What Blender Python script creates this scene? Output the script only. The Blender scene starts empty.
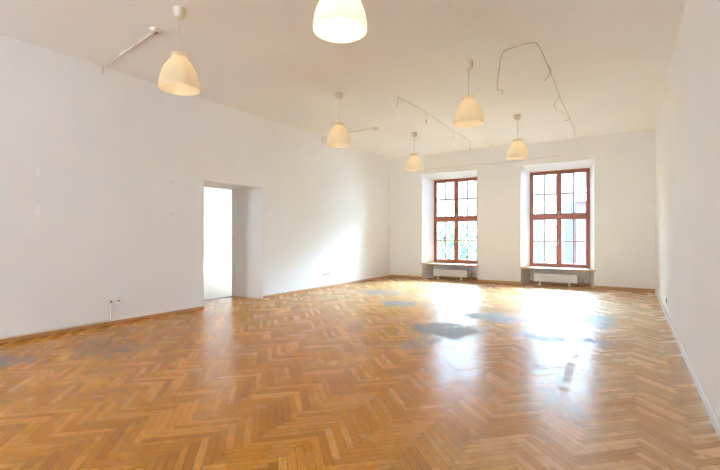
import bpy, bmesh, math, random
from mathutils import Vector, Matrix

sc = bpy.context.scene
COL = sc.collection
R = math.radians

# ------------------------------------------------------------------ camera
cd = bpy.data.cameras.new('camera')
cam = bpy.data.objects.new('camera', cd)
COL.objects.link(cam)
cam.location = (0, 0, 1.25)
cam.rotation_euler = (R(90.1), 0, R(32.455))
cd.sensor_width = 36.0
cd.lens = 424.05 / 720 * 36.0
cd.clip_start = 0.02
cd.clip_end = 400
sc.camera = cam

# ------------------------------------------------------------------ daylight, exposure
SKY = 12.5
BULB = 0.6
REAR_FILL = 98.0
SUN = 120.0
EXPO = 1.25
w = bpy.data.worlds.new('overcast_sky')
sc.world = w
w.use_nodes = True
bg = w.node_tree.nodes['Background']
bg.inputs[0].default_value = (0.525, 0.81, 1.10, 1)
bg.inputs[1].default_value = SKY
# the bright veiled part of the sky stands over the houses opposite: a very soft sun
sl = bpy.data.lights.new('veiled_sun', 'SUN')
sl.energy = SUN
sl.angle = R(70)
sl.color = (0.525, 0.81, 1.10)
so = bpy.data.objects.new('veiled_sun', sl)
so.rotation_euler = Vector((-0.26, -1.0, -1.36)).to_track_quat('-Z', 'Y').to_euler()
COL.objects.link(so)
vs = sc.view_settings
vs.view_transform = 'Standard'
vs.look = 'None'
vs.gamma = 1
vs.use_curve_mapping = False
vs.exposure = EXPO
sc.cycles.max_bounces = 14
sc.cycles.diffuse_bounces = 10
sc.cycles.glossy_bounces = 6
sc.cycles.transmission_bounces = 8
sc.cycles.transparent_max_bounces = 12
sc.cycles.sample_clamp_indirect = 8
sc.cycles.use_denoising = True
sc.cycles.caustics_reflective = True
sc.cycles.blur_glossy = 1.0
sc.cycles.caustics_refractive = False


def portal(x, y, z, sx, sz, back=False):
    l = bpy.data.lights.new('window_portal', 'AREA')
    l.shape = 'RECTANGLE'
    l.size = sx
    l.size_y = sz
    l.cycles.is_portal = True
    o = bpy.data.objects.new('window_portal', l)
    o.location = (x, y, z)
    o.rotation_euler = (R(90) if back else R(-90), 0, 0)      # faces into the room
    COL.objects.link(o)


# ------------------------------------------------------------------ dimensions
XL, XR, YB, YN, H = -6.15, 0.478, 11.385, -3.6, 3.592
FD = 0.50          # depth of the niche up to the window frame
WT = 0.78          # thickness of the window wall
LT = 0.82          # thickness of the left wall
X2 = -9.85         # far wall of the next room
NB_Y0 = 1.5
DY0, DY1, DY1B, DH = 4.69, 6.08, 6.00, 2.20
# window niches: inner hole x0,x1,top ; frame fx0,fx1,fz0,fz1
WINS = [dict(x0=-5.10, x1=-3.475, top=3.04, fx0=-4.925, fx1=-3.555, fz0=0.47, fz1=2.90),
        dict(x0=-2.355, x1=-0.705, top=3.055, fx0=-2.222, fx1=-0.826, fz0=0.455, fz1=2.92)]
W3 = dict(x0=-9.5, x1=-7.1, top=3.04, fx0=-9.35, fx1=-7.25, fz0=0.47, fz1=2.90)
for q in WINS + [W3]:
    portal((q['fx0'] + q['fx1']) / 2, YB + WT + 0.02, (q['fz0'] + q['fz1']) / 2, q['fx1'] - q['fx0'], q['fz1'] - q['fz0'])


# added window behind the camera, with an area light to brighten the near end
FRONT = [(-4.4, -3.2)]
for a_, b_ in FRONT:
    dl = bpy.data.lights.new('rear_fill_light', 'AREA')
    dl.shape = 'RECTANGLE'
    dl.size, dl.size_y = b_ - a_, 2.5
    dl.energy = REAR_FILL
    dl.color = (1.0, 0.95, 0.86)
    do = bpy.data.objects.new('rear_fill_light', dl)
    do.location = ((a_ + b_) / 2, YN - 0.32, 1.8)
    do.rotation_euler = (R(90), 0, 0)
    COL.objects.link(do)


pl_ = bpy.data.lights.new('side_room_fill', 'POINT')  # invented point light without a fixture, whitens the next room's wall
pl_.energy = 28
pl_.color = (1.0, 0.96, 0.90)
pl_.shadow_soft_size = 0.15
po = bpy.data.objects.new('side_room_fill', pl_)
po.location = (-8.3, 8.6, 2.85)
COL.objects.link(po)


# ------------------------------------------------------------------ node helpers
class NT:
    def __init__(s, name):
        s.m = bpy.data.materials.new(name)
        s.m.use_nodes = True
        s.t = s.m.node_tree
        s.b = s.t.nodes['Principled BSDF']
        s.out = s.t.nodes['Material Output']

    def n(s, kind, **kw):
        x = s.t.nodes.new(kind)
        for k, v in kw.items():
            setattr(x, k, v)
        return x

    def put(s, sock, v):
        if isinstance(v, bpy.types.NodeSocket):
            s.t.links.new(v, sock)
        elif isinstance(v, (tuple, list)) and sock.type == 'RGBA' and len(v) == 3:
            sock.default_value = (*v, 1)
        else:
            sock.default_value = v

    def math(s, op, a, b=None, c=None, clamp=False):
        x = s.n('ShaderNodeMath', operation=op, use_clamp=clamp)
        s.put(x.inputs[0], a)
        if b is not None:
            s.put(x.inputs[1], b)
        if c is not None:
            s.put(x.inputs[2], c)
        return x.outputs[0]

    def vmath(s, op, a, b=None):
        x = s.n('ShaderNodeVectorMath', operation=op)
        s.put(x.inputs[0], a)
        if b is not None:
            s.put(x.inputs[1], b)
        return x.outputs['Value'] if op in ('LENGTH', 'DOT_PRODUCT') else x.outputs['Vector']

    def comb(s, x, y, z):
        c = s.n('ShaderNodeCombineXYZ')
        for i, v in enumerate((x, y, z)):
            s.put(c.inputs[i], v)
        return c.outputs[0]

    def noise(s, vec, scale, detail=3, rough=0.5, col=False):
        x = s.n('ShaderNodeTexNoise')
        if vec is not None:
            s.put(x.inputs['Vector'], vec)
        x.inputs['Scale'].default_value = scale
        x.inputs['Detail'].default_value = detail
        x.inputs['Roughness'].default_value = rough
        return x.outputs['Color' if col else 'Fac']

    def pos(s):
        return s.n('ShaderNodeNewGeometry').outputs['Position']

    def ramp(s, v, a, b, lo=0.0, hi=1.0, smooth=True):
        x = s.n('ShaderNodeMapRange')
        if smooth:
            x.interpolation_type = 'SMOOTHSTEP'
        s.put(x.inputs[0], v)
        for i, q in enumerate((a, b, lo, hi)):
            s.put(x.inputs[i + 1], q)
        return x.outputs[0]

    def mix(s, f, a, b, blend='MIX'):
        x = s.n('ShaderNodeMix', data_type='RGBA', blend_type=blend)
        s.put(x.inputs['Factor'], f)
        s.put(x.inputs['A'], a)
        s.put(x.inputs['B'], b)
        return x.outputs['Result']

    def bump(s, h, strength=0.2, dist=0.01):
        x = s.n('ShaderNodeBump')
        x.inputs['Strength'].default_value = strength
        x.inputs['Distance'].default_value = dist
        s.put(x.inputs['Height'], h)
        s.put(s.b.inputs['Normal'], x.outputs[0])

    def set(s, **kw):
        for k, v in kw.items():
            s.put(s.b.inputs[k.replace('_', ' ')], v)
        return s.m


def plain(name, col, rough=0.5, metal=0.0, var=0.04, scale=30, spec=0.5):
    t = NT(name)
    f = t.noise(t.pos(), scale, 3)
    c = t.mix(f, tuple(max(0, x * (1 - var)) for x in col), tuple(min(1, x * (1 + var)) for x in col))
    t.set(Base_Color=c, Roughness=rough, Metallic=metal)
    t.b.inputs['Specular IOR Level'].default_value = spec
    return t.m


def plaster(name, col, blotch=0.03):
    t = NT(name)
    p = t.pos()
    big = t.noise(p, 0.9, 4, 0.6)
    fine = t.noise(p, 60, 3, 0.6)
    c = t.mix(t.ramp(big, 0.3, 0.7), tuple(x * (1 - blotch) for x in col), col)
    t.set(Base_Color=c, Roughness=0.75)
    t.b.inputs['Specular IOR Level'].default_value = 0.25
    h = t.math('ADD', t.math('MULTIPLY', fine, 0.25), t.noise(p, 5, 3))
    t.bump(h, 0.12, 0.01)
    return t.m


def wood(name, c1, c2, rough=0.4, stretch=(1, 1, 1)):
    t = NT(name)
    m = t.vmath('MULTIPLY', t.pos(), stretch)
    n1 = t.noise(m, 14, 5, 0.6)
    t.set(Base_Color=t.mix(t.ramp(n1, 0.3, 0.7), c1, c2), Roughness=rough)
    return t.m


def parquet():
    t = NT('herringbone_parquet')
    p = t.pos()
    W, N = 0.05, 8.0
    sep = t.n('ShaderNodeSeparateXYZ')
    wob = t.vmath('MULTIPLY', t.vmath('SUBTRACT', t.noise(p, 2.2, 2, col=True), (0.5, 0.5, 0.5)), (0.012, 0.012, 0))
    pw = t.vmath('ADD', p, wob)
    t.put(sep.inputs[0], pw)
    x, y = sep.outputs[0], sep.outputs[1]
    x = t.math('ADD', x, 39.827)
    y = t.math('ADD', y, 3.0)
    k = 1 / (math.sqrt(2) * W)
    u = t.math('MULTIPLY', t.math('ADD', x, y), k)
    v = t.math('MULTIPLY', t.math('SUBTRACT', y, x), k)
    i, j = t.math('FLOOR', u), t.math('FLOOR', v)
    fu, fv = t.math('FRACT', u), t.math('FRACT', v)
    kk = t.math('FLOORED_MODULO', t.math('ADD', t.math('SUBTRACT', i, j), 0.5), 2 * N)
    kk = t.math('FLOOR', kk)
    hor = t.math('LESS_THAN', kk, N - 0.5)
    # start cells
    al_h = t.math('ADD', kk, fu)
    al_v = t.math('ADD', t.math('SUBTRACT', 2 * N - 1, kk), fv)

    def sel(a, b):   # a when horizontal, else b
        m = t.n('ShaderNodeMix', data_type='FLOAT')
        t.put(m.inputs[0], hor)
        t.put(m.inputs[2], b)
        t.put(m.inputs[3], a)
        return m.outputs[0]
    along = sel(al_h, al_v)
    across = sel(fv, fu)
    id1 = sel(t.math('SUBTRACT', i, kk), i)
    id2 = sel(j, t.math('SUBTRACT', j, t.math('SUBTRACT', 2 * N - 1, kk)))
    idv = t.comb(id1, id2, t.math('MULTIPLY', hor, 7.3))
    wn = t.n('ShaderNodeTexWhiteNoise', noise_dimensions='3D')
    t.put(wn.inputs['Vector'], idv)
    rnd, rcol = wn.outputs['Value'], wn.outputs['Color']
    sr = t.n('ShaderNodeSeparateXYZ')
    t.put(sr.inputs[0], rcol)
    # gaps
    e1 = t.math('MINIMUM', across, t.math('SUBTRACT', 1.0, across))
    e2 = t.math('MINIMUM', along, t.math('SUBTRACT', N, along))
    e = t.math('MINIMUM', e1, e2)
    gapw = t.ramp(t.noise(p, 3.0, 2), 0.35, 0.7, 0.035, 0.085, False)
    gap = t.math('SUBTRACT', 1.0, t.ramp(e, 0.0, gapw))
    # grain
    gv = t.comb(t.math('ADD', t.math('MULTIPLY', along, 0.16), t.math('MULTIPLY', sr.outputs[0], 50)),
                t.math('ADD', t.math('MULTIPLY', across, 1.2), t.math('MULTIPLY', sr.outputs[1], 50)), 0.0)
    grain = t.noise(gv, 4.0, 5, 0.62)
    fine = t.noise(gv, 16.0, 3, 0.6)
    c = t.mix(rnd, (0.48, 0.170, 0.003), (0.74, 0.320, 0.022))
    c = t.mix(t.ramp(sr.outputs[2], 0.88, 1.0, 0.0, 0.7), c, (0.85, 0.47, 0.13))
    c = t.mix(t.ramp(t.math('ADD', t.math('MULTIPLY', grain, 0.7), t.math('MULTIPLY', fine, 0.3)), 0.36, 0.62, 0.6, 0.0), c, (0.29, 0.12, 0.02))
    # large wear: varnish paler by patches
    wear = t.noise(p, 0.7, 3)
    c = t.mix(t.ramp(wear, 0.45, 0.75, 0.0, 0.12), c, (0.66, 0.36, 0.12))
    sp = t.n('ShaderNodeSeparateXYZ')
    t.put(sp.inputs[0], p)
    # paler towards windows and right wall: worn varnish plus reflected light painted in
    wear_sheen = t.math('ADD', t.ramp(sp.outputs[0], -1.5, 0.0, 0.0, 0.95), t.ramp(sp.outputs[1], 4.5, 8.5, 0.0, 0.6))
    wear_sheen = t.math('MULTIPLY', wear_sheen, t.ramp(t.noise(p, 1.5, 4), 0.2, 0.7, 0.6, 1.0), clamp=True)
    c = t.mix(t.math('MULTIPLY', wear_sheen, 0.7), c, t.mix(rnd, (0.56, 0.40, 0.24), (0.76, 0.58, 0.39)))
    c = t.mix(t.math('MULTIPLY', gap, 0.85), c, (0.07, 0.03, 0.012))
    # grey scuffed stains
    nz = t.vmath('SUBTRACT', t.noise(p, 2.6, 5, 0.65, col=True), (0.5, 0.5, 0.5))
    nz2 = t.vmath('SUBTRACT', t.noise(t.vmath('MULTIPLY', p, (1.6, 1.0, 1)), 8.0, 4, 0.7, col=True), (0.5, 0.5, 0.5))
    ps = t.vmath('ADD', t.vmath('ADD', p, t.vmath('MULTIPLY', nz, (0.9, 1.1, 0))), t.vmath('MULTIPLY', nz2, (0.8, 1.1, 0)))
    stains = [(-2.05, 5.35, .62, .62, 0.85), (-2.1, 4.45, .30, .32, 0.6), (-1.78, 6.65, .50, .46, 1.0),
              (-0.62, 7.2, .55, .62, 1.0), (-0.95, 5.6, .42, .28, 0.8), (-0.35, 5.75, .25, .25, 0.75),
              (-4.6, 8.1, .75, .5, 0.8), (-3.64, 7.0, .5, .35, 0.85), (-5.4, 8.1, .4, .35, 0.5),
              (-3.1, 8.6, .6, .5, 0.5), (-0.8, 4.5, .35, .10, 0.45), (-4.95, 2.45, .62, .50, 0.55),
              (-5.3, 1.55, .40, .30, 0.8), (-3.6, 3.0, .22, .07, 0.45), (-2.9, 5.6, .6, .5, 0.35),
              (-2.4, 4.2, .25, .12, 0.4), (-4.2, 6.3, .5, .3, 0.3), (-1.9, 9.0, .9, .5, 0.35), (-0.45, 8.9, .5, .5, 0.3)]
    tot = None
    for (cx, cy, rx, ry, s_) in stains:
        d = t.vmath('LENGTH', t.vmath('MULTIPLY', t.vmath('SUBTRACT', ps, (cx, cy, 0)), (1 / rx, 1 / ry, 0)))
        f = t.ramp(d, 0.45, 1.15, s_, 0.0)
        tot = f if tot is None else t.math('MAXIMUM', tot, f)
    streak = t.noise(t.vmath('MULTIPLY', p, (6.0, 1.6, 1)), 3.0, 4, 0.7)
    fine_n = t.noise(t.vmath('MULTIPLY', p, (5.0, 9.0, 1)), 2.0, 6, 0.7)
    brk = t.math('ADD', t.math('MULTIPLY', t.math('SUBTRACT', streak, 0.5), 1.3), t.math('MULTIPLY', t.math('SUBTRACT', fine_n, 0.5), 1.5))
    tot = t.math('MULTIPLY', t.ramp(t.math('ADD', tot, brk), 0.20, 0.85), t.ramp(tot, 0.02, 0.5, 0.0, 0.95))
    c = t.mix(tot, c, (0.23, 0.20, 0.17))
    # strip of old tape residue
    lx = t.math('ABSOLUTE', t.math('ADD', sp.outputs[0], t.math('ADD', 0.315, t.math('MULTIPLY', sp.outputs[1], 0.036))))
    dash = t.ramp(t.noise(t.comb(0.0, sp.outputs[1], 0.0), 5.0, 2), 0.44, 0.5)
    tape = t.math('MULTIPLY', t.ramp(lx, 0.03, 0.045, 1.0, 0.0), dash)
    tape = t.math('MULTIPLY', tape, t.math('MULTIPLY', t.ramp(sp.outputs[1], 3.7, 3.8), t.ramp(sp.outputs[1], 6.6, 6.8, 1.0, 0.0)))
    c = t.mix(t.math('MULTIPLY', tape, 0.45), c, (0.40, 0.30, 0.22))
    dull = t.math('MAXIMUM', tot, t.math('MULTIPLY', tape, 0.5))
    rough = t.ramp(t.noise(p, 3.5, 4, 0.6), 0.3, 0.7, 0.23, 0.29, False)
    rough = t.math('ADD', rough, t.math('MULTIPLY', t.math('SUBTRACT', rnd, 0.5), 0.06))
    rough = t.math('ADD', rough, t.math('MULTIPLY', dull, 0.28))
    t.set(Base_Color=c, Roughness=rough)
    t.put(t.b.inputs['Specular IOR Level'], t.math('SUBTRACT', t.math('SUBTRACT', 0.28, t.math('MULTIPLY', dull, 0.18)), t.math('MULTIPLY', gap, 0.08)))
    tilt = t.math('MULTIPLY', t.math('SUBTRACT', across, 0.5), t.math('SUBTRACT', rnd, 0.5))
    h = t.math('ADD', t.math('MULTIPLY', gap, -0.5), t.math('ADD', t.math('MULTIPLY', tilt, 0.5), t.math('MULTIPLY', t.noise(p, 9, 2), 0.5)))
    t.bump(h, 0.10, 0.004)
    return t.m


M = {}
M['wall'] = plaster('white_wall_paint', (0.86, 0.855, 0.85))
M['ceiling'] = plaster('white_ceiling_paint', (0.89, 0.89, 0.88), 0.03)
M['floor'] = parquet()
M['oak'] = wood('oak_skirting', (0.42, 0.20, 0.07), (0.56, 0.30, 0.12), 0.35, (3, 3, 12))
M['sill'] = wood('varnished_sill', (0.50, 0.26, 0.11), (0.66, 0.40, 0.20), 0.25, (1, 8, 8))
M['frame'] = wood('red_brown_window_paint', (0.33, 0.09, 0.048), (0.43, 0.125, 0.065), 0.35, (4, 4, 1))
M['white_paint'] = plain('white_gloss_paint', (0.82, 0.82, 0.80), 0.25)
M['radiator'] = plain('radiator_enamel', (0.80, 0.80, 0.78), 0.35)
M['grille'] = plain('dark_radiator_grille', (0.10, 0.11, 0.12), 0.5, 0.3)
M['pipe'] = plain('steel_pipe', (0.45, 0.44, 0.43), 0.35, 0.7)
M['plastic'] = plain('white_plastic', (0.80, 0.79, 0.75), 0.35)
M['beige_plastic'] = plain('beige_plastic', (0.55, 0.48, 0.38), 0.4)
M['dark'] = plain('dark_socket_hole', (0.16, 0.15, 0.14), 0.6)
M['cable'] = plain('grey_cable', (0.56, 0.51, 0.46), 0.55)
M['cable_light'] = plain('pale_cable', (0.62, 0.58, 0.54), 0.55)
M['red'] = plain('red_wire_end', (0.55, 0.10, 0.07), 0.5)
M['metal'] = plain('brass_handle', (0.65, 0.55, 0.38), 0.3, 0.8)
M['filler'] = plain('plaster_filler', (0.90, 0.90, 0.89), 0.8)
M['cup'] = plain('cream_plastic', (0.74, 0.68, 0.58), 0.4)
M['cord'] = plain('cream_flex', (0.60, 0.55, 0.47), 0.5)
M['pale_floor'] = wood('pale_floor', (0.30, 0.19, 0.11), (0.40, 0.27, 0.16), 0.3, (2, 8, 1))
M['facade_cream'] = plaster('cream_facade', (0.085, 0.085, 0.085))
M['facade_pink'] = plaster('pink_facade', (0.10, 0.062, 0.06))
M['roof'] = plain('roof_tiles', (0.32, 0.24, 0.22), 0.8)
M['street'] = plain('street_asphalt', (0.05, 0.05, 0.05), 0.9)
M['pane_far'] = plain('far_window_pane', (0.07, 0.09, 0.10), 0.15)
M['bark'] = plain('tree_bark', (0.12, 0.09, 0.06), 0.9)


def glass_mat():
    t = NT('window_glass')
    tr = t.n('ShaderNodeBsdfTransparent')
    tr.inputs[0].default_value = (0.97, 0.985, 0.98, 1)
    gl = t.n('ShaderNodeBsdfGlossy')
    gl.inputs['Roughness'].default_value = 0.02
    fr = t.n('ShaderNodeFresnel')
    fr.inputs[0].default_value = 1.45
    mx = t.n('ShaderNodeMixShader')
    t.put(mx.inputs[0], fr.outputs[0])
    t.put(mx.inputs[1], tr.outputs[0])
    t.put(mx.inputs[2], gl.outputs[0])
    t.put(t.out.inputs['Surface'], mx.outputs[0])
    return t.m


M['glass'] = glass_mat()


def shade_mat():
    t = NT('frosted_lamp_shade')
    d = t.n('ShaderNodeBsdfDiffuse')
    d.inputs[0].default_value = (0.64, 0.555, 0.41, 1)
    tl = t.n('ShaderNodeBsdfTranslucent')
    tl.inputs[0].default_value = (0.66, 0.59, 0.45, 1)
    g = t.n('ShaderNodeBsdfGlossy')
    g.inputs['Roughness'].default_value = 0.25
    m1 = t.n('ShaderNodeMixShader')
    m1.inputs[0].default_value = 0.38
    t.put(m1.inputs[1], d.outputs[0])
    t.put(m1.inputs[2], tl.outputs[0])
    m2 = t.n('ShaderNodeMixShader')
    m2.inputs[0].default_value = 0.03
    t.put(m2.inputs[1], m1.outputs[0])
    t.put(m2.inputs[2], g.outputs[0])
    t.put(t.out.inputs['Surface'], m2.outputs[0])
    return t.m


M['shade'] = shade_mat()


def bulb_mat():
    t = NT('frosted_bulb')
    t.set(Base_Color=(0.9, 0.88, 0.8), Roughness=0.4)
    t.b.inputs['Emission Color'].default_value = (1.0, 0.80, 0.55, 1)
    t.b.inputs['Emission Strength'].default_value = 4
    return t.m


M['bulb'] = bulb_mat()


def leaf_mat():
    t = NT('pale_green_leaves')
    f = t.noise(t.pos(), 2.0, 3)
    c = t.mix(f, (0.05, 0.10, 0.045), (0.11, 0.17, 0.09))
    t.set(Base_Color=c, Roughness=0.6)
    return t.m


M['leaf'] = leaf_mat()


# ------------------------------------------------------------------ mesh helpers
def bx(bm, x0, x1, y0, y1, z0, z1):
    vs_ = [bm.verts.new(p) for p in ((x0, y0, z0), (x1, y0, z0), (x1, y1, z0), (x0, y1, z0),
                                     (x0, y0, z1), (x1, y0, z1), (x1, y1, z1), (x0, y1, z1))]
    for f in ((0, 3, 2, 1), (4, 5, 6, 7), (0, 1, 5, 4), (1, 2, 6, 5), (2, 3, 7, 6), (3, 0, 4, 7)):
        bm.faces.new([vs_[i] for i in f])


def quad(bm, *pts):
    bm.faces.new([bm.verts.new(p) for p in pts])


def lathe(bm, prof, cx=0, cy=0, seg=48, cap0=False, cap1=False):
    rings = []
    for r, z in prof:
        rings.append([bm.verts.new((cx + r * math.cos(2 * math.pi * k / seg), cy + r * math.sin(2 * math.pi * k / seg), z)) for k in range(seg)])
    for a, b in zip(rings, rings[1:]):
        for k in range(seg):
            bm.faces.new((a[k], a[(k + 1) % seg], b[(k + 1) % seg], b[k]))
    if cap0:
        bm.faces.new(rings[0][::-1])
    if cap1:
        bm.faces.new(rings[-1])


def tube(bm, pts, r, seg=8, smooth_n=0):
    pts = [Vector(p) for p in pts]
    if smooth_n:
        out = []
        P = [pts[0]] + pts + [pts[-1]]
        for a in range(1, len(P) - 2):
            for k in range(smooth_n):
                t = k / smooth_n
                p0, p1, p2, p3 = P[a - 1], P[a], P[a + 1], P[a + 2]
                out.append(0.5 * ((2 * p1) + (-p0 + p2) * t + (2 * p0 - 5 * p1 + 4 * p2 - p3) * t * t + (-p0 + 3 * p1 - 3 * p2 + p3) * t ** 3))
        out.append(pts[-1])
        pts = out
    rings = []
    up = None
    for i, p in enumerate(pts):
        d = (pts[min(i + 1, len(pts) - 1)] - pts[max(i - 1, 0)]).normalized()
        if up is None:
            up = Vector((0, 0, 1)) if abs(d.z) < 0.9 else Vector((1, 0, 0))
        a = (up - d * up.dot(d)).normalized()
        up = a
        b = d.cross(a)
        rings.append([bm.verts.new(p + (a * math.cos(2 * math.pi * k / seg) + b * math.sin(2 * math.pi * k / seg)) * r) for k in range(seg)])
    for a, b in zip(rings, rings[1:]):
        for k in range(seg):
            bm.faces.new((a[k], a[(k + 1) % seg], b[(k + 1) % seg], b[k]))
    bm.faces.new(rings[0][::-1])
    bm.faces.new(rings[-1])


def obj(name, bm, mat, parent=None, smooth=False, bevel=0.0, recalc=True):
    if recalc:
        bmesh.ops.recalc_face_normals(bm, faces=bm.faces)
    me = bpy.data.meshes.new(name)
    bm.to_mesh(me)
    bm.free()
    me.materials.append(mat)
    if smooth:
        for p in me.polygons:
            p.use_smooth = True
    o = bpy.data.objects.new(name, me)
    COL.objects.link(o)
    if parent is not None:
        o.parent = parent
    if bevel:
        b = o.modifiers.new('bevel', 'BEVEL')
        b.width = bevel
        b.segments = 2
        b.limit_method = 'ANGLE'
    return o


def B(*boxes):
    bm = bmesh.new()
    for b in boxes:
        bx(bm, *b)
    return bm


def struct(o):
    o['kind'] = 'structure'
    return o


def tag(o, label, cat, group=None, kind=None):
    o['label'] = label
    o['category'] = cat
    if group:
        o['group'] = group
    if kind:
        o['kind'] = kind
    return o


def empty(name, loc=(0, 0, 0)):
    o = bpy.data.objects.new(name, None)
    o.empty_display_size = 0.1
    o.location = loc
    COL.objects.link(o)
    return o


# ------------------------------------------------------------------ room shell
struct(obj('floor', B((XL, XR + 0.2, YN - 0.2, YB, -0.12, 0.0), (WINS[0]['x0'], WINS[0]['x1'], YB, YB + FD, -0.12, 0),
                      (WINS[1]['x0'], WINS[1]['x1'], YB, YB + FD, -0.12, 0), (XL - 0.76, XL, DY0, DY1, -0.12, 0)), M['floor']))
struct(obj('floor_side', B((X2 - 0.2, XL - 0.775, NB_Y0 - 0.2, YB + 0.1, -0.12, -0.004)), M['pale_floor']))
struct(obj('ceiling', B((X2 - 0.2, XR + 0.2, YN - 0.2, YB + WT, H, H + 0.2)), M['ceiling']))


def window_wall(name, xa, xb, wins, mat):
    """wall facing -y at YB with splayed niches; outer face at YB+WT"""
    bm = bmesh.new()
    xs = [xa]
    for q in wins:
        xs += [q['x0'], q['x1']]
    xs.append(xb)
    y0, y1, y2 = YB, YB + FD, YB + WT
    for k in range(0, len(xs), 2):                    # piers
        quad(bm, (xs[k], y0, -0.12), (xs[k + 1], y0, -0.12), (xs[k + 1], y0, H), (xs[k], y0, H))
    for q in wins:
        a, b, t_ = q['x0'], q['x1'], q['top']
        c, d, e, f = q['fx0'], q['fx1'], q['fz0'], q['fz1']
        quad(bm, (a, y0, t_), (b, y0, t_), (b, y0, H), (a, y0, H))            # above
        quad(bm, (a, y0, -0.1), (a, y0, t_), (c, y1, f), (c, y1, -0.1))        # splayed sides
        quad(bm, (b, y0, -0.1), (d, y1, -0.1), (d, y1, f), (b, y0, t_))
        quad(bm, (a, y0, t_), (b, y0, t_), (d, y1, f), (c, y1, f))            # soffit
        quad(bm, (c, y1, -0.1), (d, y1, -0.1), (d, y1, e), (c, y1, e))        # below the window
        quad(bm, (c, y1, e), (d, y1, e), (d, y2, e - 0.04), (c, y2, e - 0.04))
        quad(bm, (c, y1, f), (d, y1, f), (d, y2, f), (c, y2, f))
        quad(bm, (c, y1, e), (c, y1, f), (c, y2, f), (c, y2, e - 0.04))
        quad(bm, (d, y1, e), (d, y1, f), (d, y2, f), (d, y2, e - 0.04))
    # outer face
    xs2 = [xa]
    for q in wins:
        xs2 += [q['fx0'], q['fx1']]
    xs2.append(xb)
    for k in range(0, len(xs2), 2):
        quad(bm, (xs2[k], y2, -0.12), (xs2[k + 1], y2, -0.12), (xs2[k + 1], y2, H), (xs2[k], y2, H))
    for q in wins:
        quad(bm, (q['fx0'], y2, q['fz1']), (q['fx1'], y2, q['fz1']), (q['fx1'], y2, H), (q['fx0'], y2, H))
        quad(bm, (q['fx0'], y2, -0.12), (q['fx1'], y2, -0.12), (q['fx1'], y2, q['fz0'] - 0.04), (q['fx0'], y2, q['fz0'] - 0.04))
    quad(bm, (xa, y0, -0.12), (xa, y2, -0.12), (xa, y2, H), (xa, y0, H))
    quad(bm, (xb, y0, -0.12), (xb, y2, -0.12), (xb, y2, H), (xb, y0, H))
    return struct(obj(name, bm, mat, recalc=False))


window_wall('wall_back', XL - 0.4, XR + 0.2, WINS, M['wall'])
window_wall('wall_back_side', X2 - 0.2, XL - 0.4, [W3], M['wall'])

# left wall with the deep doorway
bm = bmesh.new()
xa, xb = XL - LT, XL
for (ya, yb_) in ((YN - 0.2, DY0), (DY1, YB + 0.05)):
    if ya < DY0:
        bx(bm, xa, xb, ya, yb_, -0.12, H)
    else:
        vs_ = [bm.verts.new(p) for p in ((xa, DY1B, -0.12), (xb, DY1, -0.12), (xb, yb_, -0.12), (xa, yb_, -0.12),
                                         (xa, DY1B, H), (xb, DY1, H), (xb, yb_, H), (xa, yb_, H))]
        for f in ((0, 3, 2, 1), (4, 5, 6, 7), (0, 1, 5, 4), (1, 2, 6, 5), (2, 3, 7, 6), (3, 0, 4, 7)):
            bm.faces.new([vs_[i] for i in f])
bx(bm, xa, xb, DY0, DY1, DH, H)
struct(obj('wall_left', bm, M['wall']))
struct(obj('wall_right', B((XR, XR + 0.2, YN - 0.2, YB + 0.05, -0.12, H)), M['wall']))
bxs = [(XL, XR, YN - 0.3, YN, -0.12, 0.55), (XL, XR, YN - 0.3, YN, 3.05, H)]
ed = [XL] + [v for f in FRONT for v in f] + [XR]
for k in range(0, len(ed), 2):
    bxs.append((ed[k], ed[k + 1], YN - 0.3, YN, 0.55, 3.05))
struct(obj('wall_front', B(*bxs), M['wall']))
for k, (a_, b_) in enumerate(FRONT):  # made-up window, out of view, built around the fill light
    m_ = (a_ + b_) / 2
    f_ = struct(obj('window_%d' % (4 + k), B((a_, a_ + 0.08, YN - 0.24, YN - 0.16, 0.55, 3.05), (b_ - 0.08, b_, YN - 0.24, YN - 0.16, 0.55, 3.05),
                    (a_ + 0.08, b_ - 0.08, YN - 0.24, YN - 0.16, 0.55, 0.63), (a_ + 0.08, b_ - 0.08, YN - 0.24, YN - 0.16, 2.97, 3.05),
                    (m_ - 0.03, m_ + 0.03, YN - 0.23, YN - 0.17, 0.63, 2.97), (a_ + 0.08, b_ - 0.08, YN - 0.23, YN - 0.17, 1.8, 1.87)), M['frame']))
    obj('pane', B((a_ + 0.07, b_ - 0.07, YN - 0.205, YN - 0.20, 0.62, 2.98)), M['glass'], f_)
struct(obj('wall_side_left', B((X2 - 0.2, X2, NB_Y0 - 0.2, YB + 0.05, -0.12, H)), M['wall']))
struct(obj('wall_side_front', B((X2, XL - LT, NB_Y0 - 0.2, NB_Y0, -0.12, H)), M['wall']))
# threshold groove between the floors
struct(obj('trim_1', B((XL - 0.80, XL - 0.76, DY0, DY1B, -0.02, 0.006)), M['dark']))


def skirt(name, x0, x1, y0, y1, mat, h=0.065):
    return struct(obj(name, B((x0, x1, y0, y1, 0.0, h)), mat, bevel=0.006))


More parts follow.
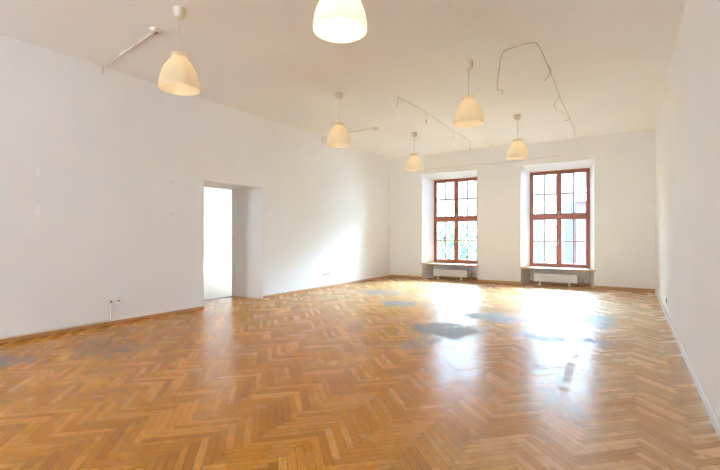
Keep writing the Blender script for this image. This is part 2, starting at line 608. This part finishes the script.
skirt('baseboard_left', XL, XL + 0.022, YN, DY0, M['oak'], 0.05)
skirt('baseboard_left_far', XL, XL + 0.022, DY1, YB, M['oak'], 0.055)
w1, w2 = WINS
skirt('baseboard_back_left', XL + 0.022, w1['x0'], YB - 0.022, YB, M['oak'], 0.07)
skirt('baseboard_back_centre', w1['x1'], w2['x0'], YB - 0.022, YB, M['oak'], 0.07)
skirt('baseboard_back_right', w2['x1'], XR, YB - 0.022, YB, M['oak'], 0.075)
skirt('baseboard_niche_left', w1['fx0'], w1['fx1'], YB + FD - 0.022, YB + FD, M['oak'], 0.07)
skirt('baseboard_niche_right', w2['fx0'], w2['fx1'], YB + FD - 0.022, YB + FD, M['oak'], 0.07)
skirt('baseboard_right', XR - 0.018, XR, YN, YB - 0.022, M['white_paint'], 0.085)


# ------------------------------------------------------------------ windows
def make_window(name, q, sill_h):
    x0, x1, z0, z1 = q['fx0'], q['fx1'], q['fz0'], q['fz1']
    y = YB + FD
    root = struct(empty(name, ((x0 + x1) / 2, y, z0)))
    ox, oy, oz = root.location

    def rel(b):
        return (b[0] - ox, b[1] - ox, b[2] - oy, b[3] - oy, b[4] - oz, b[5] - oz)

    def part(nm, boxes, mat, parent=root, bevel=0.004):
        return obj(nm, B(*[rel(b) for b in boxes]), mat, parent, bevel=bevel)
    fw = 0.045
    xm = (x0 + x1) / 2
    zt = z0 + (z1 - z0) * 0.523
    # fixed frame with transom and mullion
    part('window_frame', [(x0, x0 + fw, y - 0.03, y + 0.09, z0, z1), (x1 - fw, x1, y - 0.03, y + 0.09, z0, z1),
                          (x0 + fw, x1 - fw, y - 0.03, y + 0.09, z1 - fw, z1), (x0 + fw, x1 - fw, y - 0.03, y + 0.09, z0, z0 + fw),
                          (x0 + fw, x1 - fw, y - 0.045, y + 0.09, zt - 0.035, zt + 0.035),
                          (xm - 0.02, xm + 0.02, y - 0.025, y + 0.08, z0 + fw, zt - 0.035),
                          (xm - 0.02, xm + 0.02, y - 0.025, y + 0.08, zt + 0.035, z1 - fw)], M['frame'])
    sw = 0.042
    for (a, b) in ((x0 + fw, xm - 0.02), (xm + 0.02, x1 - fw)):
        for (c, d) in ((z0 + fw, zt - 0.035), (zt + 0.035, z1 - fw)):
            a1, b1, c1, d1 = a + 0.002, b - 0.002, c + 0.002, d - 0.002
            ya, yb_ = y - 0.015, y + 0.035
            mu = 0.015
            hx, hz = (a1 + b1) / 2, (c1 + d1) / 2
            s = part('sash', [(a1, a1 + sw, ya, yb_, c1, d1), (b1 - sw, b1, ya, yb_, c1, d1),
                              (a1 + sw, b1 - sw, ya, yb_, c1, c1 + sw), (a1 + sw, b1 - sw, ya, yb_, d1 - sw, d1),
                              (hx - mu, hx + mu, ya + 0.008, yb_ - 0.005, c1 + sw, d1 - sw),
                              (a1 + sw, hx - mu, ya + 0.008, yb_ - 0.005, hz - mu, hz + mu),
                              (hx + mu, b1 - sw, ya + 0.008, yb_ - 0.005, hz - mu, hz + mu)], M['frame'], bevel=0.003)
            part('pane', [(a1 + sw - 0.005, b1 - sw + 0.005, y + 0.008, y + 0.012, c1 + sw - 0.005, d1 - sw + 0.005)], M['glass'], s, bevel=0)
    # handles on the meeting stiles
    for hz in (z0 + (zt - z0) * 0.5, zt + 0.09):
        bm = B(rel((xm - 0.012, xm + 0.012, y - 0.035, y - 0.025, hz - 0.045, hz + 0.045)))
        tube(bm, [(xm - ox, y - 0.03 - oy, hz - oz), (xm - ox, y - 0.065 - oy, hz - oz), (xm - 0.01 - ox, y - 0.07 - oy, hz - 0.03 - oz), (xm - 0.01 - ox, y - 0.07 - oy, hz - 0.09 - oz)], 0.007, 8)
        obj('handle', bm, M['metal'], root, True)
    # sill board: fills the splayed niche and projects a little
    s0, s1 = sill_h - 0.032, sill_h
    bm = bmesh.new()
    a, b, c, d = q['x0'], q['x1'], x0, x1
    o_ = 0.03
    outl = [(a - o_, YB - 0.045), (b + o_, YB - 0.045), (b + o_, YB - 0.001), (b - 0.003, YB - 0.001), (d + 0.002, y - 0.002), (c - 0.002, y - 0.002), (a + 0.003, YB - 0.001), (a - o_, YB - 0.001)]
    lo = [bm.verts.new((px - ox, py - oy, s0 - oz)) for px, py in outl]
    hi = [bm.verts.new((px - ox, py - oy, s1 - oz)) for px, py in outl]
    bm.faces.new(lo[::-1])
    bm.faces.new(hi)
    for k in range(len(outl)):
        n = (k + 1) % len(outl)
        bm.faces.new((lo[k], lo[n], hi[n], hi[k]))
    obj('window_sill', bm, M['sill'], root, bevel=0.005)
    # outer metal ledge
    return root


make_window('window_1', WINS[0], 0.452)
make_window('window_2', WINS[1], 0.445)
make_window('window_3', W3, 0.452)


# ------------------------------------------------------------------ radiators
def radiator(x0, x1, label):
    y0, y1, z0, z1 = YB + 0.11, YB + 0.25, 0.095, 0.295
    root = empty('radiator', ((x0 + x1) / 2, (y0 + y1) / 2, 0))
    ox, oy = root.location.x, root.location.y
    L = (x1 - x0) / 2
    D = (y1 - y0) / 2
    obj('casing', B((-L, L, -D, -D + 0.012, z0, z1), (-L, L, D - 0.012, D, z0, z1), (-L, -L + 0.015, -D + 0.012, D - 0.012, z0, z1),
                    (L - 0.015, L, -D + 0.012, D - 0.012, z0, z1), (-L + 0.015, L - 0.015, -D + 0.012, D - 0.012, z0, z0 + 0.04)), M['radiator'], root, bevel=0.004)
    bm = bmesh.new()
    n = 44
    for k in range(n):
        xx = -L + 0.02 + (2 * L - 0.04) * k / (n - 1)
        bx(bm, xx - 0.003, xx + 0.003, -D + 0.013, D - 0.013, z1 - 0.03, z1 - 0.004)
    bx(bm, -L + 0.016, L - 0.016, -D + 0.013, D - 0.013, z1 - 0.06, z1 - 0.032)
    g = obj('grille', bm, M['grille'], root)
    g['label'] = 'dark slotted top grille'
    for xx in (-L + 0.13, L - 0.19):
        obj('foot', B((xx - 0.02, xx + 0.02, -0.03, 0.03, 0.006, z0 - 0.001), (xx - 0.04, xx + 0.04, -0.06, 0.06, 0, 0.006)), M['radiator'], root, bevel=0.003)
    # valve and pipes at the right end
    bm = bmesh.new()
    lathe(bm, [(0.0, -0.035), (0.02, -0.035), (0.023, -0.02), (0.023, 0.03), (0.015, 0.04), (0.0, 0.04)], seg=16)
    bmesh.ops.transform(bm, matrix=Matrix.Translation((L + 0.07, -0.01, z1 - 0.06)) @ Matrix.Rotation(R(90), 4, 'Y'), verts=bm.verts)
    obj('valve', bm, M['plastic'], root, True)
    bm = bmesh.new()
    tube(bm, [(L, 0.0, z1 - 0.06), (L + 0.09, 0.0, z1 - 0.06), (L + 0.105, 0.0, z1 - 0.09), (L + 0.105, 0.0, 0.0)], 0.009, 10)
    tube(bm, [(L, 0.02, z0 + 0.02), (L + 0.06, 0.02, z0 + 0.02), (L + 0.065, 0.02, 0.06), (L + 0.065, 0.02, 0.0)], 0.009, 10)
    p = obj('pipe', bm, M['pipe'], root, True)
    p['label'] = 'bare metal heating pipes'
    tag(root, label, 'radiator', 'low radiators in the window niches')


radiator(-4.80, -3.80, 'low white radiator in the niche under the left window, nearer the room corner')
radiator(-2.06, -1.06, 'low white radiator with visible valve pipes under the right window')

# ------------------------------------------------------------------ pendant lamps
SHZ = 2.755


def make_lamp(x, y, label, dz=0.0, gain=1.0):
    root = empty('pendant_lamp', (x, y, H))
    z = SHZ - H + dz
    prof = [(0.197, 0.0), (0.201, 0.02), (0.200, 0.06), (0.194, 0.11), (0.183, 0.16), (0.166, 0.21), (0.143, 0.26), (0.118, 0.305),
            (0.096, 0.335), (0.083, 0.352), (0.079, 0.36), (0.080, 0.375), (0.079, 0.405), (0.074, 0.415), (0.030, 0.418), (0.012, 0.418)]
    bm = bmesh.new()
    lathe(bm, [(r, z + h * 0.885) for r, h in prof], seg=64)
    s = obj('shade', bm, M['shade'], root, True)
    bm = bmesh.new()
    lathe(bm, [(0.0, 0.0), (0.057, 0.0), (0.060, -0.01), (0.058, -0.05), (0.050, -0.085), (0.040, -0.1), (0.012, -0.103), (0.0, -0.103)], seg=32)
    obj('ceiling_cup', bm, M['cup'], root, True)
    bm = bmesh.new()
    tube(bm, [(0, 0, -0.10), (0, 0, z + 0.371)], 0.0045, 8)
    obj('cord', bm, M['cord'], root, True)
    bm = bmesh.new()
    lathe(bm, [(0.0, z + 0.366), (0.022, z + 0.366), (0.022, z + 0.29), (0.018, z + 0.285), (0.0, z + 0.285)], seg=20)
    obj('socket', bm, M['plastic'], root, True)
    bm = bmesh.new()
    bz = z + 0.215
    lathe(bm, [(0.0, bz - 0.038)] + [(0.038 * math.cos(a), bz + 0.038 * math.sin(a)) for a in [R(-60), R(-30), 0, R(30), R(55)]] + [(0.016, bz + 0.05), (0.014, bz + 0.065)], seg=24)
    obj('bulb', bm, M['bulb'], root, True)
    l = bpy.data.lights.new('bulb_light', 'POINT')
    l.energy = BULB * gain
    l.color = (1.0, 0.84, 0.62)
    l.shadow_soft_size = 0.045
    lo = bpy.data.objects.new('bulb_light', l)
    lo.location = (0, 0, bz - 0.09)
    COL.objects.link(lo)
    lo.parent = root
    tag(root, label, 'lamp', 'bell shaped pendant lamps')
    return root


make_lamp(-3.907, 2.683, 'cream bell pendant lamp nearest the long left wall, beside the ceiling box and conduit')
make_lamp(-1.831, 2.601, 'cream bell pendant lamp cut by the top of the photo, glowing white inside', 0.03, 7.0)
make_lamp(-4.03, 5.69, 'cream bell pendant lamp hanging in front of the thin conduit above the doorway', -0.02)
make_lamp(-4.12, 8.77, 'smallest looking cream bell pendant lamp, near the far left corner', -0.02)
make_lamp(-1.828, 5.60, 'cream bell pendant lamp in the middle, between the two runs of ceiling cable', 0.0)
make_lamp(-1.837, 8.578, 'cream bell pendant lamp close to the wall above the right window')


# ------------------------------------------------------------------ ceiling boxes with conduits
def ceiling_box(loc, wall_pt, label, holes=True):
    root = empty('junction_box', (loc[0], loc[1], H))
    bm = bmesh.new()
    lathe(bm, [(0.0, 0.0), (0.062, 0.0), (0.065, -0.008), (0.060, -0.03), (0.045, -0.04), (0.0, -0.042)], seg=28)
    obj('box_cover', bm, M['cup'], root, True)
    for s in (-1, 1):
        obj('terminal', B((s * 0.02 - 0.008, s * 0.02 + 0.008, -0.008, 0.008, -0.052, -0.040)), M['grille'], root)
    bm = bmesh.new()
    dx, dy = wall_pt[0] - loc[0], wall_pt[1] - loc[1]
    tube(bm, [(0.06 * dx / math.hypot(dx, dy), 0.06 * dy / math.hypot(dx, dy), -0.016), (dx, dy, -0.016), (dx, dy, -0.10)], 0.011, 8)
    obj('conduit', bm, M['cup'], root, True)
    for f in (0.25, 0.6, 0.93):
        obj('clip', B((dx * f - 0.012, dx * f + 0.012, dy * f - 0.017, dy * f + 0.017, -0.03, 0)), M['plastic'], root)
    tag(root, label, 'junction box')


ceiling_box((-4.53, 2.81), (XL + 0.02, 3.03), 'round white ceiling box with a conduit to the left wall, nearest the camera')
ceiling_box((-4.62, 7.91), (XL + 0.02, 7.97), 'small ceiling box with a thin conduit passing behind a pendant lamp')


# ------------------------------------------------------------------ loose ceiling cables
def cable(name, pts, r, mat, label, drops, clips=()):
    root = empty(name, tuple(pts[0]))
    o = Vector(pts[0])
    bm = bmesh.new()
    tube(bm, [Vector(p) - o for p in pts], r, 8, 6)
    obj('main_run', bm, mat, root, True)
    for d, tip in drops:
        bm = bmesh.new()
        tube(bm, [Vector(p) - o for p in d], r * 0.9, 8, 6)
        k = obj('loose_end', bm, mat, root, True)
        if tip:
            e = Vector(d[-1]) - o
            bm = bmesh.new()
            tube(bm, [e, e + Vector((0, 0.002, -0.055))], r * 1.6, 8)
            t_ = obj('wire_tip', bm, M['red'], k, True)
            t_['label'] = 'red insulated wire tip'
    for p in clips:
        c = Vector(p) - o
        obj('clip', B((c.x - 0.012, c.x + 0.012, c.y - 0.008, c.y + 0.008, c.z - 0.008, c.z + 0.013)), M['plastic'], root)
    tag(root, label, 'cable')


HC = H - 0.012
cable('ceiling_cable', [(-3.29, 6.37, HC), (-3.25, 7.0, HC), (-3.24, 7.5, HC), (-3.28, 8.3, HC), (-3.295, 9.0, HC), (-3.30, 9.7, HC), (-3.306, 10.22, HC)], 0.005, M['cable_light'],
      'straight pale cable on the ceiling with four short drops, ahead of the left window',
      [([(-3.29, 6.37, HC), (-3.30, 6.36, H - 0.06), (-3.32, 6.38, H - 0.17)], False),
       ([(-3.24, 7.5, HC), (-3.25, 7.5, H - 0.06), (-3.27, 7.5, H - 0.14)], True),
       ([(-3.295, 9.0, HC), (-3.26, 9.0, H - 0.08), (-3.28, 9.0, H - 0.18), (-3.36, 9.0, H - 0.27)], False),
       ([(-3.306, 10.22, HC), (-3.30, 10.22, H - 0.08), (-3.30, 10.22, H - 0.17)], True)],
      [(-3.25, 7.0, HC), (-3.28, 8.3, HC), (-3.30, 9.7, HC)])
cable('ceiling_cable', [(-1.77, 6.82, HC), (-1.68, 6.5, HC), (-1.54, 6.06, HC), (-1.40, 5.62, HC), (-1.31, 5.48, HC), (-1.13, 5.437, HC), (-0.99, 5.43, HC), (-0.94, 5.56, HC),
                        (-0.945, 6.24, HC), (-0.973, 7.39, HC), (-0.994, 8.29, HC), (-1.004, 9.43, HC), (-1.025, 10.36, HC), (-1.077, 11.1, HC)], 0.005, M['cable'],
      'long grey cable looped over the ceiling with curled loose ends, nearer the right wall',
      [([(-1.77, 6.82, HC), (-1.76, 6.83, H - 0.04), (-1.68, 6.83, H - 0.05), (-1.70, 6.83, H - 0.11)], False),
       ([(-0.945, 6.24, HC), (-0.90, 6.22, H - 0.09), (-0.91, 6.22, H - 0.16), (-0.99, 6.22, H - 0.24)], False),
       ([(-0.985, 7.8, HC), (-1.06, 7.8, H - 0.10), (-1.05, 7.8, H - 0.20), (-0.95, 7.8, H - 0.27), (-0.93, 7.8, H - 0.29)], False),
       ([(-1.003, 9.2, HC), (-1.0, 9.2, H - 0.07), (-1.08, 9.2, H - 0.08)], False)],
      [(-1.54, 6.06, HC), (-1.13, 5.437, HC), (-0.97, 7.39, HC), (-1.0, 9.43, HC), (-1.025, 10.36, HC)])
YC = YB - 0.007
cable('wall_cable', [(-5.0, YC, 3.17), (-4.98, YC, 3.185), (-4.28, YC, 3.17), (-3.68, YC, 3.185), (-3.5, YC, 3.20), (-3.3, YC, 3.17), (-2.87, YC, 3.166), (-2.37, YC, 3.165), (-1.9, YC, 3.20), (-1.6, YC, 3.21), (-1.43, YC, 3.20)],
      0.006, M['cable_light'], 'thin pale cable running along the wall just above both window niches', [], [(-4.28, YC, 3.17), (-2.87, YC, 3.166)])


# ------------------------------------------------------------------ sockets
def socket_plate(name, centres, side, label, mat, z, stem=None):
    """outlets on wall x=XL (side=1, faces +x) or x=XR (side=-1)"""
    X = XL if side == 1 else XR
    cy = sum(centres) / len(centres)
    root = empty(name, (X, cy, z))
    for c in centres:
        y = c - cy
        f = obj('outlet_frame', B((min(0, side * 0.012), max(0, side * 0.012), y - 0.040, y + 0.040, -0.040, 0.040)), mat, root, bevel=0.004)
        bm = bmesh.new()
        lathe(bm, [(0.0, 0.0), (0.015, 0.0), (0.015, 0.004), (0.0, 0.004)], seg=20)
        bmesh.ops.transform(bm, matrix=Matrix.Translation((side * 0.0105, y, 0)) @ Matrix.Rotation(R(90 * side), 4, 'Y'), verts=bm.verts)
        k = obj('socket_well', bm, M['dark'], f)
        k['label'] = 'dark round plug well'
    if stem:
        s = obj('conduit', B((0.0, 0.018, centres[0] - cy - 0.014, centres[0] - cy + 0.014, -z + 0.05, -0.041)), mat, root, bevel=0.003)
    tag(root, label, 'socket')


socket_plate('wall_socket', [3.15, 3.25], 1, 'double white wall socket on a short conduit, low on the near left wall', M['plastic'], 0.325, True)
socket_plate('wall_socket', [8.03, 8.16, 8.29], 1, 'small white wall socket strip beyond the doorway, low on the left wall', M['plastic'], 0.335)
socket_plate('wall_socket', [7.98], -1, 'single beige wall socket low on the right wall', M['beige_plastic'], 0.255)
# small socket on the niche side under the left window
root = empty('wall_socket', (w1['x0'] + 0.062, YB + 0.17, 0.30))
root.rotation_euler = (0, 0, -math.atan2(w1['fx0'] - w1['x0'], FD))
obj('outlet_frame', B((0.0, 0.014, -0.035, 0.035, -0.035, 0.035)), M['plastic'], root, bevel=0.004)
tag(root, 'tiny white socket inside the niche, left of the radiator under the left window', 'socket')

# cable duct at the foot of the near left wall
bm = B((XL, XL + 0.012, YN, 3.13, 0.058, 0.083))
o = obj('cable_duct', bm, M['plastic'], bevel=0.003)
tag(o, 'thin white cable duct above the skirting, left of the double socket', 'cable duct')

# patches of filler and small wall fittings
for y, z, sy, sz, lab in ((2.275, 2.04, 0.05, 0.10, 'upper white filler patch on the bare left wall'),
                          (2.27, 1.56, 0.06, 0.12, 'lower white filler patch on the bare left wall')):
    bm = bmesh.new()
    rng = random.Random(int(y * 100 + z * 10))
    n = 18
    ring = []
    for k in range(n):
        a = 2 * math.pi * k / n
        r = 1 + rng.uniform(-0.14, 0.14)
        cx_, cz_ = max(-0.8, min(0.8, math.cos(a))), max(-0.85, min(0.85, math.sin(a)))
        ring.append((cx_ * sy * 0.6 * r, cz_ * sz * 0.6 * r))
    lo = [bm.verts.new((0.0, a, b)) for a, b in ring]
    hi = [bm.verts.new((0.003, a * 0.9, b * 0.9)) for a, b in ring]
    bm.faces.new(hi)
    bm.faces.new(lo[::-1])
    for k in range(n):
        m_ = (k + 1) % n
        bm.faces.new((lo[k], lo[m_], hi[m_], hi[k]))
    o = obj('filler_patch', bm, M['filler'])
    o.location = (XL, y, z)
    tag(o, lab, 'wall patch')
for y, z, lab in ((4.09, 2.107, 'upper of two small wall plugs left of the doorway'), (4.09, 1.597, 'lower of two small wall plugs left of the doorway')):
    bm = bmesh.new()
    lathe(bm, [(0.0, 0.0), (0.016, 0.0), (0.014, 0.008), (0.007, 0.012), (0.0, 0.012)], seg=16)
    bmesh.ops.transform(bm, matrix=Matrix.Rotation(R(90), 4, 'Y'), verts=bm.verts)
    o = obj('wall_plug', bm, M['cup'], smooth=True)
    o.location = (XL, y, z)
    tag(o, lab, 'wall plug')

# ------------------------------------------------------------------ outside the windows
GZ = -8.0
o = struct(obj('ground_street', B((-60, 30, 13, 60, GZ - 0.3, GZ)), M['street']))


def building(name, x0, x1, y0, y1, top, mat, rows, cols, ww, wh, label, cat='building', roof=2.0):
    root = empty(name, ((x0 + x1) / 2, y0, GZ))
    ox, oy = root.location.x, root.location.y
    obj('facade', B((x0 - ox, x1 - ox, 0, y1 - y0, 0, top - GZ)), mat, root)
    bm = bmesh.new()
    pr = [(x0 - 0.05 - ox, -0.5, top - GZ), (x1 + 0.05 - ox, -0.5, top - GZ), (x1 + 0.05 - ox, y1 - y0 + 0.5, top - GZ), (x0 - 0.05 - ox, y1 - y0 + 0.5, top - GZ)]
    rd = [(x0 + 0.5 - ox, (y1 - y0) / 2, top - GZ + roof), (x1 - 0.5 - ox, (y1 - y0) / 2, top - GZ + roof)]
    v = [bm.verts.new(p) for p in pr + rd]
    for f in ((0, 1, 5, 4), (2, 3, 4, 5), (1, 2, 5), (3, 0, 4), (3, 2, 1, 0)):
        bm.faces.new([v[i] for i in f])
    obj('roof', bm, M['roof'], root)
    for z in rows:
        for x in cols:
            a, b = x - ww / 2 - ox, x + ww / 2 - ox
            c, d = z - wh / 2 - GZ, z + wh / 2 - GZ
            f = obj('window', B((a - 0.08, a, -0.06, 0.05, c - 0.08, d + 0.08), (b, b + 0.08, -0.06, 0.05, c - 0.08, d + 0.08),
                                (a, b, -0.06, 0.05, d, d + 0.08), (a, b, -0.12, 0.05, c - 0.08, c), ((a + b) / 2 - 0.03, (a + b) / 2 + 0.03, -0.04, 0.03, c, d)), M['white_paint'], root)
            obj('pane', B((a, b, -0.02, -0.005, c, d)), M['pane_far'], f)
    tag(root, label, cat)


building('townhouse', -17.5, -3.5, 35, 46, 8.5, M['facade_cream'], (-4.0, -0.2, 3.4, 6.6), [-16.4 + 1.65 * k for k in range(8)] , 0.62, 1.5,
         'pale cream townhouse with rows of narrow windows, seen through both windows')
building('townhouse', -3.3, 6.0, 34.2, 46, 3.7, M['facade_pink'], (-4.0, -0.4, 2.2), [-2.2 + 1.9 * k for k in range(4)], 0.7, 1.5,
         'pinkish townhouse behind the right edge of the right window')


def tree(x, y, h0, r, label, seed, n=2600):
    rng = random.Random(seed)
    root = empty('tree', (x, y, GZ))
    bm = bmesh.new()
    tube(bm, [(0, 0, 0), (0.1, 0, 3), (0.0, 0.1, h0 - GZ)], 0.22, 10, 5)
    for k in range(7):
        a = rng.uniform(0, 6.28)
        tube(bm, [(0, 0, h0 - GZ - 2.5 + k * 0.2), (math.cos(a) * 0.8, math.sin(a) * 0.8, h0 - GZ - 0.8), (math.cos(a) * r * 0.8, math.sin(a) * r * 0.8, h0 - GZ + rng.uniform(0, 1))], 0.06, 6, 4)
    obj('trunk', bm, M['bark'], root, True)
    bm = bmesh.new()
    blobs = [(Vector((rng.uniform(-1, 1) * r * 0.6, rng.uniform(-1, 1) * r * 0.6, h0 - GZ + rng.uniform(-0.8, 0.8) * r)), rng.uniform(0.35, 0.6) * r) for _ in range(14)]
    for k in range(n):
        c, rr = rng.choice(blobs)
        d = Vector((rng.gauss(0, 1), rng.gauss(0, 1), rng.gauss(0, 1))).normalized() * rr * rng.uniform(0.7, 1.05)
        p = c + d
        a = Vector((rng.gauss(0, 1), rng.gauss(0, 1), rng.gauss(0, 1))).normalized() * 0.11
        b = a.cross(Vector((rng.gauss(0, 1), rng.gauss(0, 1), rng.gauss(0, 1)))).normalized() * 0.07
        quad(bm, p - a, p + b, p + a, p - b)
    obj('foliage', bm, M['leaf'], root, recalc=False)
    tag(root, label, 'tree')


tree(-7.6, 20, 0.3, 1.7, 'leafy green tree seen through the lower panes of the left window, nearer one', 3)
tree(-10.2, 25, 0.2, 2.0, 'taller green tree behind the first one, outside the left window', 8)
